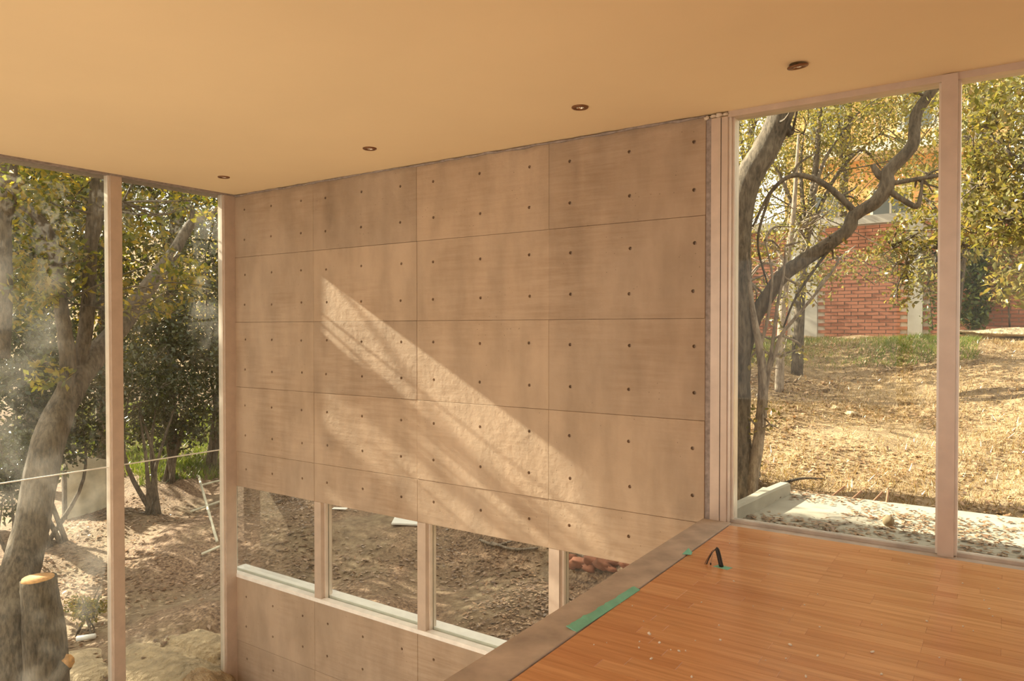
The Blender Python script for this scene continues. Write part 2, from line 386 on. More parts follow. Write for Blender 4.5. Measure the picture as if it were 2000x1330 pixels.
def gpt(x, y, tmax=60):            # pixel -> ground
    d = ray(x, y)
    for t in np.arange(4.6, tmax, .03):
        p = CAM + d * t
        if (p[1] > .2 or p[0] < -4.85) and p[2] < float(g(p[0], p[1])): return np.array([p[0], p[1], float(g(p[0], p[1]))])
    return CAM + d * tmax

HC = 2.465; XL = -4.723
# ------------------------------------------------------------------ floor, curb, ceiling, walls
floor = tag(box('floor', (.16, 5.2, -7.5, -.03, -.30, -.012), M['curb']), 'mezzanine floor of orange wood strip laminate', kind='structure')
wl, ww = .46, .0685; sizes = {}
yy = -.055; row = 0
def plank_mesh(L):
    if L not in sizes:
        e = .0012; V = [(0, 0, -.012), (L, 0, -.012), (L, ww, -.012), (0, ww, -.012), (0, 0, -e), (L, 0, -e), (L, ww, -e), (0, ww, -e),
             (e, e, 0), (L - e, e, 0), (L - e, ww - e, 0), (e, ww - e, 0)]
        F = [(0, 1, 5, 4), (1, 2, 6, 5), (2, 3, 7, 6), (3, 0, 4, 7), (4, 5, 9, 8), (5, 6, 10, 9), (6, 7, 11, 10), (7, 4, 8, 11), (8, 9, 10, 11)]
        me = bpy.data.meshes.new('plank'); me.from_pydata(V, [], F); me.materials.append(M['wood']); sizes[L] = me
    return sizes[L]
rowsn = 0
while yy > -2.75:
    yy -= ww; x = .172; end = 1.62 + .30 * min(1, -yy / 1.2) + (.15 if yy < -1 else 0); L = random.choice((.18, .26, .34, .42))
    while x < end + .3:
        o = bpy.data.objects.new('plank', plank_mesh(L)); link(o, floor); o.location = (x, yy, 0); x += L; L = wl
    rowsn += 1
# the rest of the boarding, out of view
V, F = boxes((2.55, 5.2, -7.5, -.055, -.012, -.0005), (.172, 2.55, -7.5, yy, -.012, -.0005)); tag(mesh('boarding', V, F, M['wood'], floor), kind='stuff')
tag(box('trim_1', (-.01, .165, -7.5, -.0, -.32, .004), M['curb'], None, .004), 'dark concrete curb along the open mezzanine edge', kind='structure')
tag(box('floor_lower', (XL, 5.2, -7.5, .0, -2.9, -2.65), M['curb']), 'lower storey concrete floor', kind='structure')

LX = [-4.019, -2.277, -.556, .660]; LY = -.572
cx_ = [XL - .005] + [v for x in LX for v in (x - .12, x + .12)] + [5.6]; cy_ = [-7.9, LY - .12, LY + .12, .21]
V, F = holed_grid(cx_, cy_, {(2 * i + 1, 1): (x, LY) for i, x in enumerate(LX)}, .040, .09)
n = len(V); V = [(a, b, HC + d) for a, b, d in V]; F = [f[::-1] for f in F]
v2, f2 = boxes((XL - .005, 5.6, -7.9, .21, HC + .12, HC + .34)); V += v2; F += [tuple(i + n for i in f) for f in f2]
n = len(V); v2, f2 = boxes((XL - .005, XL + .015, -7.9, .21, HC, HC + .12), (5.58, 5.6, -7.9, .21, HC, HC + .12), (XL - .005, 5.6, .19, .21, HC, HC + .12), (XL - .005, 5.6, -7.9, -7.88, HC, HC + .12)); V += v2; F += [tuple(i + n for i in f) for f in f2]
tag(mesh('ceiling', V, F, M['ceil']), 'smooth cream plaster ceiling with four recessed lights', kind='structure')

tag(box('trim_3', (XL - .27, XL - .005, -7.9, .21, HC + .004, HC + .34), M['seal']), 'dark roof edge outside the tall glazing', kind='structure')
# concrete wall, upper part hung above the strip window
wall = tag(box('wall_front', (XL - .12, .0, .03, .20, -.366, HC), M['concrete']), 'board formed concrete wall with tie holes', kind='structure')
wlow = tag(box('wall_front_lower', (XL - .12, 5.2, .03, .20, -3.3, -1.262), M['concrete']), 'concrete wall below the strip window', kind='structure')
tag(mesh('wall_front_terrace', *boxes((.0, 5.2, .03, .20, -1.262, -.10), (-.0, 5.2, .0, .03, -2.65, -.30)), M['concrete']), 'concrete wall under the mezzanine window', kind='structure')
XC = [XL, -3.558, -2.339, -1.117, 0.0]; HXs = [(-4.541, -4.14, -3.722), (-3.392, -2.957, -2.51), (-2.17, -1.713, -1.282), (-.949, -.503, -.073)]
ZR = [HC, 1.858, 1.230, .602, -.027, -.370]; HZs = [(2.312, 2.025), (1.69, 1.399), (1.063, .77), (.433, .141), (-.188,)]
ZR2 = [-1.262, -1.883, -2.5]; HZ2 = [(-1.432, -1.717), (-2.04, -2.33)]
def panel(parent, x0, x1, z0, z1, hx, hz):
    gp = .0009; y0 = random.uniform(-.002, .002); e = .0022
    a0, a1, b0, b1 = x0 + gp, x1 - gp, z0 + gp, z1 - gp; hx = sorted(hx); hz = sorted(hz)
    hx = [min(max(h, a0 + .03), a1 - .03) for h in hx]
    cxs = [a0 + e] + [(hx[i] + hx[i + 1]) / 2 for i in range(len(hx) - 1)] + [a1 - e]
    czs = [b0 + e] + [(hz[i] + hz[i + 1]) / 2 for i in range(len(hz) - 1)] + [b1 - e]
    jit = lambda: random.uniform(-.006, .006)
    V, F = holed_grid(cxs, czs, {(i, j): (hx[i] + jit(), hz[j] + jit()) for i in range(len(hx)) for j in range(len(hz))}, .0115, .022)
    V = [(a, y0 + d, b) for a, b, d in V]; n = len(V)
    tl = random.uniform(-.0015, .0015)
    V = [(a, y + tl * (a - x0), b) for a, y, b in V]
    o = [(a0 + e, y0, b0 + e), (a1 - e, y0, b0 + e), (a1 - e, y0, b1 - e), (a0 + e, y0, b1 - e)]
    o2 = [(a0, y0 + e, b0), (a1, y0 + e, b0), (a1, y0 + e, b1), (a0, y0 + e, b1)]; o3 = [(a, .032, b) for a, _, b in o2]
    V += [(a, y + tl * (a - x0), b) for a, y, b in o] + o2 + o3
    for k in range(4):
        k2 = (k + 1) % 4
        F += [(n + k, n + k2, n + 4 + k2, n + 4 + k)[::-1], (n + 4 + k, n + 4 + k2, n + 8 + k2, n + 8 + k)[::-1]]
    mesh('panel', V, F, M['concrete'], parent)
for i in range(4):
    for j in range(5): panel(wall, XC[i], XC[i + 1], ZR[j + 1], ZR[j], HXs[i], HZs[j])
    for j in range(2): panel(wlow, XC[i], XC[i + 1], ZR2[j + 1], ZR2[j], HXs[i], HZ2[j])
# ragged plaster line where wall meets ceiling
V, F = [], []; x = XL
P = []
while x < 0:
    P.append((x, -.004, HC - .004 - random.random() * .010)); x += .07
tube_geo(V, F, P + [(0, -.004, HC - .006)], [.009 * random.uniform(.5, 1.4) for _ in range(len(P) + 1)], 5, 1, .5)
tag(mesh('trim_2', V, F, M['seal'], None, True), 'ragged dark joint between concrete wall and ceiling', kind='structure')

tag(box('wall_right', (5.2, 5.4, -7.5, .2, -3.3, HC), M['white']), 'white side wall', kind='structure')
V, F = boxes((XL, 5.2, -7.7, -7.5, -3.3, -2.3), (XL, 5.2, -7.7, -7.5, 2.3, HC), (5.0, 5.2, -7.7, -7.5, -2.3, 2.3), (XL, 5.2, -7.7, -7.5, -.35, .02), (.2, .4, -7.7, -7.5, -2.3, 2.3))
tag(mesh('wall_rear', V, F, M['white']), 'unseen white rear wall with wide openings added to let daylight in', kind='structure')  # openings behind the camera, added to bring sky light into the room

# ------------------------------------------------------------------ windows
def window(name, label): 
    o = bpy.data.objects.new(name, None); COL.objects.link(o); return tag(o, label, kind='structure')
# left glazing, X = XL
w2 = window('window_2', 'tall dusty glazing with slim metal mullions at the void')
def mull_left(y0, y1):
    V, F = boxes((XL - .07, XL + .035, y0, y1, -2.65, HC - .004)); mesh('mullion', V, F, M['alu'], w2)
    V, F = boxes((XL - .045, XL + .015, y0 - .013, y0, -2.65, HC - .004)); mesh('glazing_bead', V, F, M['alu2'], w2)
mull_left(-.115, .0)
edges = [-.115]
for k in range(6):
    y = -1.185 - 1.09 * k; mull_left(y, y + .095); edges += [y + .095, y]
edges.append(-7.5)
for k in range(0, len(edges) - 1, 2):
    a, b = edges[k] - .002, edges[k + 1] + .002
    for z0, z1 in ((-2.63, -.004), (.004, HC - .014)): mesh('pane', *boxes((XL - .018, XL - .012, b, a, z0, z1)), M['glass'], w2)
    mesh('glass_joint', *boxes((XL - .021, XL - .009, b, a, -.0045, .0045)), M['silicone'], w2)
box('head_rail', (XL - .02, XL + .05, -7.5, -.0, HC - .014, HC), M['seal'], w2)
box('bottom_rail', (XL - .02, XL + .09, -7.5, .0, -2.66, -2.62), M['alu'], w2)
# strip window in the concrete wall
w3 = window('window_3', 'strip window between the two concrete walls')
for x in (XC[1], XC[2], XC[3]):
    mesh('mullion', *boxes((x - .0, x + .085, .0, .13, -1.25, -.37)), M['alu'], w3)
    mesh('glazing_bead', *boxes((x + .085, x + .10, .04, .07, -1.25, -.37), (x + .085, x + .10, .08, .11, -1.25, -.37)), M['alu2'], w3)
for a, b in ((XL - .075, XC[1]), (XC[1] + .085, XC[2]), (XC[2] + .085, XC[3]), (XC[3] + .085, .0)):
    mesh('pane', *boxes((a + .003, b - .003, .072, .078, -1.24, -.36)), M['glasss'], w3)
mesh('pane_edge', *boxes((XL - .079, XL - .072, .070, .080, -1.24, -.37)), M['silicone'], w3)
mesh('sill', *boxes((XL - .11, .0, -.006, .06, -1.262, -1.228), (XL - .11, .0, .085, .20, -1.262, -1.215), (XL - .11, .0, .06, .085, -1.262, -1.240)), M['sill'], w3)
# right window on the mezzanine
w1 = window('window_1', 'tall mezzanine window with wide metal mullions')
mesh('post_seal', *boxes((.0, .034, .004, .10, -.0, HC - .02)), M['seal'], w1)
mesh('post_face', *boxes((.034, .091, -.004, .12, .0, HC - .03)), M['alu'], w1)
mesh('post_face', *boxes((.096, .134, -.004, .12, .0, HC - .03)), M['alu'], w1)
mesh('post_slot', *boxes((.0905, .0965, .004, .03, .0, HC - .03)), M['dark'], w1)
mesh('glazing_bead', *boxes((.134, .150, .01, .05, .0, HC - .02), (.150, .164, .035, .12, .0, HC - .02)), M['alu2'], w1)
for x in (1.222, 2.30, 3.38, 4.46):
    mesh('mullion', *boxes((x + .012, x + .084, -.012, .12, -.012, HC - .004)), M['alu'], w1)
    mesh('glazing_bead', *boxes((x, x + .012, .02, .09, .0, HC - .02), (x + .084, x + .097, .02, .09, .0, HC - .02)), M['alu2'], w1)
xe = [.164, 1.222, 1.319, 2.30, 2.397, 3.38, 3.477, 4.46, 4.557, 5.2]
for k in range(0, 10, 2): mesh('pane', *boxes((xe[k] + .002, xe[k + 1] - .002, .055, .061, .012, HC - .03)), M['glassr'], w1)
mesh('head_rail', *boxes((.134, 5.2, .0, .11, HC - .035, HC)), M['alu'], w1)
mesh('bottom_rail', *boxes((.134, 5.2, -.055, .12, -.10, -.004), (.15, 5.2, .03, .085, -.01, .014)), M['curb'], w1)
for i, (x, z, r) in enumerate(((.005, HC - .02, .016), (.05, HC - .016, .015), (.085, HC - .014, .018), (.12, HC - .016, .014))):
    keep2 = blob('mortar_lump', (x, -.002, z), r, M['mortar'], w1, 2, .25, (1.4, 1, .7), i)

# ------------------------------------------------------------------ ceiling lights
for i, x in enumerate(LX):
    names = ('beside the glazed corner', 'over the second column of wall panels', 'over the last wall panels', 'hanging loose near the mezzanine window')
    d = empty('downlight', (x, LY, HC), 'small round recessed downlight ' + names[i], 'light')
    lathe('trim_ring', [(.049, .0), (.050, -.004), (.046, -.008), (.038, -.009), (.034, -.005), (.034, .004), (.045, .003)], M['bronze'], d, 28, True)
    lathe('inner_ring', [(.034, -.006), (.030, -.009), (.026, -.006), (.026, .004), (.034, .004)], M['bronze'], d, 28, True)
    b = lathe('bulb', [(.0255, -.003), (.020, .006), (.010, .012), (.0, .013)], M['lamp'], d, 24)
    blob('bulb_tip', (0, 0, -.001), .008, M['lamp'], b, 2, 0.0)
    if i == 3: d.rotation_euler = (math.radians(9), math.radians(-4), 0); d.location.z -= .009

# ------------------------------------------------------------------ things on the mezzanine floor
c = empty('cable_stub', hit(1409, 1107, 2, 0), 'black conduit with stripped wire ends rising from the wood floor', 'cable')
bs = np.array(c.location); up = lambda x, y: hit(x, y, 1, bs[1]) - bs
P = [np.zeros(3), up(1404, 1085), up(1401, 1074), up(1398, 1071)]; tube('conduit', P, [.011, .011, .0105, .009], M['dark'], c, 12)
tube('wire', [up(1399, 1072), up(1394, 1074), up(1390, 1088), up(1388, 1099)], [.003] * 4, M['wirec'], c, 6)
tube('wire', [up(1398, 1072), up(1393, 1077), up(1384, 1092), up(1379, 1105)], [.003] * 4, M['dark'], c, 6)
tube('wire', [up(1397, 1072), up(1390, 1078), up(1379, 1096), up(1375, 1108)], [.003] * 4, M['rust'], c, 6)
tube('wire_tip', [up(1388, 1099), up(1388, 1105)], [.0035, .0035], M['dark'], c, 6, 1)
mesh('tape_patch', [(-.035, -.02, .0012), (.04, -.03, .0012), (.05, .015, .0012), (-.02, .022, .0012), (-.035, -.02, .0002), (.04, -.03, .0002), (.05, .015, .0002), (-.02, .022, .0002)],
     [(0, 1, 2, 3), (4, 7, 6, 5), (0, 4, 5, 1), (1, 5, 6, 2), (2, 6, 7, 3), (3, 7, 4, 0)], M['green'], c)
# green tape folded up along the curb edge
A = np.array([.150, -1.90]); B = np.array([.163, -1.345]); n = 26; V, F = [], []
for k in range(n + 1):
    t = k / n; q = A + (B - A) * t; wd = .026 - .012 * t + random.uniform(-.002, .002) + (.006 if t < .28 else 0); z = .006 + random.uniform(0, .006)
    V += [(q[0] + .016, q[1], .003), (q[0] - wd * .45, q[1] + .002, z + .002), (q[0] - wd, q[1] + .004, z + .004), (q[0] + .016, q[1], .001), (q[0] - wd, q[1] + .004, z + .001)]
for k in range(n):
    o = 5 * k; F += [(o, o + 5, o + 6, o + 1), (o + 1, o + 6, o + 7, o + 2), (o + 2, o + 7, o + 9, o + 4), (o + 4, o + 9, o + 8, o + 3), (o + 3, o + 8, o + 5, o)]
F += [(0, 1, 2, 4, 3), tuple(5 * n + k for k in (3, 4, 2, 1, 0))]
tag(mesh('tape_strip', V, F, M['green']), 'long crumpled green tape strip lying along the curb edge', 'tape')
q = hit(1347, 1082, 2, .004)
tag(mesh('tape_scrap', [(q[0] - .03, q[1] - .03, .005), (q[0] + .012, q[1] - .01, .005), (q[0] + .004, q[1] + .03, .005), (q[0] - .006, q[1], .035)], [(0, 2, 1), (0, 1, 3), (1, 2, 3), (2, 0, 3)], M['green']),
    'small folded green tape scrap on the curb', 'tape')
crumbs = [(1268, 1240, 7), (1249, 1254, 3), (1248, 1266, 4), (1288, 1257, 5), (1326, 1273, 5), (1310, 1270, 3), (1339, 1272, 3), (1272, 1288, 5), (1257, 1214, 3), (1235, 1184, 3),
          (1211, 1179, 2), (1160, 1260, 3), (1185, 1256, 2), (1370, 1177, 3), (1358, 1252, 3), (1351, 1324, 5), (1433, 1136, 4), (1489, 1103, 2), (1425, 1062, 3), (1425, 1056, 2),
          (1529, 1191, 3), (1597, 1161, 3), (1543, 1261, 6), (1597, 1282, 5), (1574, 1323, 5), (1704, 1275, 6), (1722, 1318, 5), (1722, 1221, 3), (1810, 1214, 4), (1880, 1140, 4),
          (1922, 1173, 3), (1932, 1190, 4), (1939, 1204, 3), (1901, 1233, 3), (1881, 1224, 3), (1775, 1102, 3), (1868, 1089, 3), (1821, 1162, 2), (1835, 1285, 3), (1404, 1222, 3), (1407, 1251, 4),
          (1471, 1184, 2), (1535, 1287, 3), (1495, 1290, 2), (1950, 1150, 3), (1876, 1330, 5), (1601, 1225, 3), (1571, 1182, 3), (1500, 1122, 2), (1503, 1085, 3)]
cm = [blob('plaster_crumb', (0, 0, 0), .004, M['crumb'], None, 1, .3, (1.2, 1, .8), s) for s in range(3)]
for k, (x, y, s) in enumerate(crumbs):
    p = hit(x, y, 2, 0); sc = s * .25; o = cm[k] if k < 3 else link(cm[k % 3].copy())
    o.location = (p[0], p[1], .0028 * sc); o.scale = (sc,) * 3; o.rotation_euler.z = k
    tag(o, 'tiny white plaster crumb scattered on the wood floor', 'debris', 'plaster crumbs on the wood floor')

# ------------------------------------------------------------------ terrace outside the right window
tag(mesh('terrace_slab', *boxes((-.06, 7, .20, 1.52, -.30, -.085)), M['terrace']), 'pale concrete terrace slab covered with dead leaves', kind='structure')
V, F = [], []; pa, pb = hit(1422, 1003, 2, -.03), hit(1532, 950, 2, -.03)
dv = (pb - pa) / np.linalg.norm(pb - pa); nv = np.array([-dv[1], dv[0], 0])
for k in range(9):
    q = pa + (pb - pa) * k / 8; j = random.uniform(-.008, .008)
    for s, z in ((-.045, -.12), (-.045, -.005 + j), (-.03, .006 + j), (.03, .004 + j), (.045, -.008 + j), (.045, -.3)): V.append((*(q + nv * s)[:2], z))
for k in range(8):
    for i in range(6): F.append((6 * k + i, 6 * k + (i + 1) % 6, 6 * k + 6 + (i + 1) % 6, 6 * k + 6 + i))
F += [tuple(range(6)), tuple(range(53, 47, -1))]
tag(mesh('upstand', V, F, M['terrace']), 'low rough concrete upstand at the terrace end', 'upstand')
pts = np.stack([rng.uniform(-.0, 3.2, 7000), rng.uniform(.2, 1.52, 7000)], 1)
dens = np.sin(3.1 * pts[:, 0] + 1) * np.sin(5 * pts[:, 1]) + np.exp(-((pts[:, 1] - .35) / .22) ** 2) * 1.2 + rng.normal(size=7000) * .5
pts = pts[dens > .3]; P3 = np.concatenate([pts, np.full((len(pts), 1), -.078)], 1)
tag(leaves_mesh('fallen_leaves', P3, .040, M['brownleaf'], None, .9), 'brown fallen leaves lying on the terrace slab', 'leaves')
s_ = blob('round_stone', hit(1735, 1018, 2, -.055), .036, M['stone'], None, 3, .06, (1, 1, 1), 4); tag(s_, 'round brown stone ball on the pale terrace slab', 'stone')
for k, (x0, y0, x1, y1) in enumerate(((1620, 973, 1650, 950), (1660, 978, 1683, 959), (1701, 984, 1724, 961), (1731, 985, 1735, 957))):
    a = hit(x0, y0, 1, 1.50); b = hit(x1, y1, 1, 1.56)
    o = tube('rebar', [a - (b - a) * .15, a, b], [.008] * 3, M['rust'], None, 7, 1); tag(o, 'thin rusty rod sticking out of the terrace edge', 'rod', 'rods at the terrace edge')
a, b = gpt(1515, 957), gpt(1607, 944); tag(tube('stick', [a + (0, 0, .03), (a + b) / 2 + (0, 0, .06), b + (0, 0, .03)], [.014, .011, .006], M['bark'], None, 7), 'fallen dark stick beside the concrete upstand', 'stick')

# ------------------------------------------------------------------ brick boundary wall
BY = 10.85; bw = empty('brick_wall', (0, BY, 1.0), 'red brick boundary wall with grey columns at the top of the slope', 'wall')
def wpart(name, b, m): o = mesh(name, *boxes(b), m, bw); return keep(o)
wpart('core', (-3.4, 6.5, BY + .03, BY + .2, .6, 3.16), M['mortar'])
wpart('coping_beam', (-3.4, 6.5, BY - .02, BY + .22, 3.16, 3.32), M['greyc'])
for x0, x1 in ((-2.05, -1.55), (.02, .26), (2.3, 2.6), (4.6, 4.85)): wpart('column', (x0, x1, BY - .015, BY + .1, .6, 3.16), M['greyc'])
me = bpy.data.meshes.new('brick'); v, f = boxes((0, .225, 0, .05, 0, .056)); me.from_pydata(v, [], f); me.materials.append(M['brick'])
cells = []
for r in range(32):
    z = .95 + r * .0685; off = -.12 if r % 2 else 0.0
    for k in range(16): cells.append((-1.53 + off + k * .24, z))
vis = [cc for cc in cells if cc[0] > -1.54 and cc[0] + .225 < 2.3 and not (.02 - .22 < cc[0] < .26)]
vis.sort(key=lambda cc: cc[1] + .1 * abs(cc[0] + .6)); near, far = vis[:290], vis[290:]
for x, z in near:
    o = bpy.data.objects.new('brick', me); link(o, bw); o.location = (x, random.uniform(-.012, .004), z - 1.0)
V, F = boxes(*[(x, x + .225, BY - .006, BY + .05, z, z + .056) for x, z in far] + [(x + .24 * k, x + .24 * k + .225, BY - .006, BY + .05, .95 + r * .0685, .95 + r * .0685 + .056) for r in range(32) for x, kk in ((2.62, 8), (-3.3, 5)) for k in range(kk)])
tag(keep(mesh('bricks', V, F, M['brick'], bw)), kind='stuff')
# ivy on the wall
def patch_pts(x0, x1, y0, y1, n, Y, j=.12):
    out = []
    for _ in range(n):
        p = hit(random.uniform(x0, x1), y0 + (y1 - y0) * random.random(), 1, Y); out.append(p + rng.normal(size=3) * (.05, j, .05))
    return np.array(out)
iv = empty('ivy', hit(1903, 640, 1, 10.7), 'dense dark ivy column climbing the brick wall', 'plant')
keep(leaves_mesh('foliage', patch_pts(1882, 1926, 470, 640, 1500, 10.5, .07), .10, M['ivy'], iv)); keep(tube('stem', [hit(1900, 645, 1, 10.76), hit(1906, 560, 1, 10.76), hit(1898, 480, 1, 10.76)], [.03, .02, .01], M['bark'], iv))
iv = empty('ivy', hit(1965, 640, 1, 10.7), 'loose trailing ivy hanging over the brick wall', 'plant')
keep(leaves_mesh('foliage', np.concatenate([patch_pts(x, x + 9, 440, random.uniform(560, 655), 150, 10.5, .07) for x in (1936, 1950, 1962, 1975, 1990)]), .085, M['leafo'], iv))
keep(tube('stem', [hit(1972, 640, 1, 10.7), hit(1968, 540, 1, 10.7), hit(1975, 440, 1, 10.7)], [.015, .012, .008], M['bark'], iv))
iv = empty('ivy', hit(1815, 630, 1, 10.7), 'thin ivy strand beside the grey wall column', 'plant')
keep(leaves_mesh('foliage', patch_pts(1806, 1832, 500, 640, 260, 10.6, .06), .075, M['ivy'], iv)); keep(tube('stem', [hit(1822, 645, 1, 10.74), hit(1815, 570, 1, 10.74), hit(1820, 500, 1, 10.74)], [.012, .01, .006], M['bark'], iv))
p = gpt(1945, 662); st = blob('flat_stone', p + (.2, -.25, .10), .60, M['rock'], None, 4, .22, (1.25, .5, .13), 3); tag(st, 'flat grey stone slab resting on the slope crest', 'stone')
for k, (x, y, r) in enumerate(((1632, 800, .045), (1662, 812, .05))):
    p = gpt(x, y); tag(blob('slope_stone', p + (0, 0, r * .3), r, M['rock'], None, 2, .2, (1.3, 1, .7), 20 + k), ('small grey stone in the dry grass', 'paler flat stone in the dry grass')[k], 'stone')

# ------------------------------------------------------------------ houses behind the wall
h = empty('house', (-2.2, 20, 1.5), 'peach rendered house behind the brick wall and trees', 'building')
def hp(name, b, m, par=None): return mesh(name, *boxes(tuple(v - o for v, o in zip(b, (-2.2, -2.2, 20, 20, 1.5, 1.5)))), m, par or h)
hp('wall', (-4.4, 1.6, 20, 26, 1.4, 10.5), M['peach']); hp('roof', (-4.7, 1.9, 19.6, 26.3, 10.5, 10.8), M['roof']); hp('balcony', (-3.6, .6, 19.0, 20, 6.3, 6.55), M['cream'])
for x0, z0 in ((-3.7, 3.9), (-1.9, 3.9), (-.1, 3.9), (-3.7, 7.0), (-1.2, 7.0)):
    wf = hp('window', (x0, x0 + 1.1, 19.93, 20.05, z0, z0 + 1.5), M['cream']); hp('pane', (x0 + .08, x0 + .52, 19.90, 19.95, z0 + .08, z0 + 1.42), M['dkglass'], wf); hp('pane', (x0 + .58, x0 + 1.02, 19.90, 19.95, z0 + .08, z0 + 1.42), M['dkglass'], wf)
for k in range(12): hp('baluster', (-3.55 + k * .37, -3.50 + k * .37, 19.02, 19.07, 6.55, 7.35), M['cream'])
h2 = empty('house', (5, 22, 1.5), 'white house glimpsed through the leafy tree on the slope', 'building')
def hq(name, b, m, par=None): return mesh(name, *boxes(tuple(v - o for v, o in zip(b, (5, 5, 22, 22, 1.5, 1.5)))), m, par or h2)
hq('wall', (2.6, 8.6, 22, 27, 1.4, 8.5), M['cream']); hq('roof', (2.4, 8.8, 21.7, 27.2, 8.5, 8.75), M['roof'])
for x0, z0 in ((3.2, 5.6), (4.8, 5.6), (3.2, 3.2)):
    wf = hq('window', (x0, x0 + 1.0, 21.94, 22.04, z0, z0 + 1.4), M['greyc']); hq('pane', (x0 + .08, x0 + .92, 21.91, 21.96, z0 + .08, z0 + 1.32), M['dkglass'], wf)

# ------------------------------------------------------------------ trees seen through the right window
D = 7.0
def AP(pts, d): return [at(x, y, d + (o if len(t) > 2 else 0)) for t in pts for x, y, o in [(t[0], t[1], t[2] if len(t) > 2 else 0)]]
base = gpt(1436, 960)
dd = math.hypot(base[0] - CAM[0], base[1] - CAM[1])
big = [([base + (0, 0, -.15)] + AP([(1434, 850), (1437, 720), (1442, 620), (1440, 520), (1441, 437), (1458, 356), (1490, 300), (1520, 240), (1545, 160), (1590, 60)], dd), [.17, .135, .12, .125, .115, .11, .115, .11, .105, .10, .09, .07])]
limb = AP([(1452, 690), (1470, 629), (1496, 584), (1528, 539), (1567, 510), (1619, 476), (1657, 447), (1668, 421), (1709, 395), (1732, 363), (1735, 335), (1780, 288), (1786, 253), (1791, 220), (1812, 188), (1850, 130), (1880, 60)], dd)
big.append((limb, [.06, .060, .058, .056, .055, .052, .05, .048, .05, .055, .05, .044, .042, .042, .038, .035, .02]))
for pts, r in (([(1520, 235), (1547, 262)], (.05, .035)), ([(1736, 372), (1760, 388), (1790, 403), (1798, 380), (1802, 350)], (.026, .022, .022, .014, .008)), ([(1738, 359), (1790, 350), (1832, 343), (1880, 330)], (.02, .017, .014, .01)),
               ([(1668, 412), (1641, 385), (1599, 353), (1547, 343), (1505, 376), (1470, 443)], (.026, .026, .024, .02, .014, .008)), ([(1732, 350), (1716, 340), (1704, 322)], (.04, .03, .02)),
               ([(1547, 345), (1560, 320), (1590, 300)], (.012, .01, .006)), ([(1505, 376), (1480, 470), (1500, 560)], (.012, .01, .006)), ([(1640, 470), (1610, 500), (1555, 580), (1530, 640)], (.012, .012, .01, .007))):
    big.append((AP(pts, dd), list(r)))
cl = [(at(x, y, dd + o), r) for x, y, o, r in ((1500, 150, .3, .5), (1640, 120, .5, .6), (1760, 140, .2, .5), (1880, 120, 0, .6), (1960, 200, .2, .45), (1700, 40, -.3, .8), (1560, 20, -.2, .8), (1850, 0, 0, .9), (1980, 60, .4, .7), (1830, 350, .1, .18), (1670, 390, .1, .13), (1640, 470, 0, .12))]
tree('oak_tree', 'thick leaning oak with a long curved limb beside the concrete upstand', big, cl, 3200, .052, M['leafo'], M['bark'], None, 50)
# slim pale stemmed tree
b0 = gpt(1463, 967); d0 = math.hypot(b0[0] - CAM[0], b0[1] - CAM[1])
sm = [([b0 + (0, 0, -.1)] + AP([(1470, 930), (1480, 870), (1488, 800), (1490, 746), (1484, 681), (1472, 620), (1462, 548), (1456, 480)], d0), [.06, .052, .048, .044, .04, .036, .03, .026, .022, .015]),
      (AP([(1492, 790), (1502, 726), (1513, 694), (1526, 655), (1560, 613), (1593, 574), (1626, 529), (1640, 505)], d0), [.022, .017, .016, .015, .013, .011, .009, .006]),
      (AP([(1490, 760), (1506, 690), (1518, 600), (1530, 540), (1534, 480)], d0), [.016, .015, .013, .010, .006]), (AP([(1484, 681), (1500, 620), (1508, 540), (1494, 470)], d0), [.014, .012, .01, .006]),
      (AP([(1480, 850), (1500, 830), (1520, 836)], d0), [.01, .007, .004]), (AP([(1484, 840), (1462, 815), (1450, 818)], d0), [.01, .007, .004])]
cl = [(at(x, y, d0 + o), r) for x, y, o, r in ((1490, 815, 0, .17), (1460, 840, .1, .14), (1545, 685, .1, .13), (1480, 700, .1, .15), (1515, 610, .2, .2), (1470, 560, .1, .16), (1600, 560, .1, .2), (1560, 560, .3, .22), (1540, 480, .2, .25), (1640, 510, .2, .18), (1450, 900, .2, .15))]
tree('slim_tree', 'slim pale barked multi stem tree in front of the thick oak', sm, cl, 900, .04, M['leafo'], M['barkl'], None, 40)
def simple_tree(name, label, x, y, dist, h, clumps, n, size, lm, bark='bark', lean=.3, group=None, r=.09, z=None):
    p = at(x, y, dist); p[2] = float(g(p[0], p[1])) - .1; top = p + (lean, .1, h)
    limbs = [([p, p + (lean * .2, 0, h * .35), p + (lean * .7, .1, h * .7), top], [r, r * .8, r * .55, r * .25])]
    cs = [(at(a, b, dist + o), q) for a, b, o, q in clumps]
    for cc, q in cs[:6]: limbs.append(([p + (lean * .4, 0, h * .5), (p + np.array(cc)) / 2 + (0, 0, h * .3), np.array(cc)], [r * .4, r * .3, r * .12]))
    return tree(name, label, limbs, cs, n, size, lm, M[bark], group, 50)
simple_tree('leafy_tree', 'olive leaved tree growing before the brick wall', 1556, 660, 11.5, 4.2, [(1500, 300, 0, .55), (1570, 260, .4, .6), (1650, 250, 0, .6), (1620, 340, .5, .5), (1720, 260, .6, .55), (1540, 400, .3, .5), (1470, 480, 0, .4), (1700, 520, -.3, .35), (1600, 520, .2, .4), (1780, 300, .2, .5), (1460, 350, .5, .4), (1480, 250, .3, .5), (1600, 180, .2, .6), (1740, 180, .2, .6)], 11000, .055, M['leafo'])
simple_tree('leafy_tree', 'bright leaved branchy tree in front of the grey wall column', 1853, 660, 10.2, 3.6, [(1800, 450, 0, .4), (1770, 520, .2, .33), (1820, 540, -.2, .33), (1740, 480, .3, .3), (1800, 380, .3, .4), (1850, 480, 0, .4), (1760, 580, .1, .2)], 2600, .065, M['leafo'])
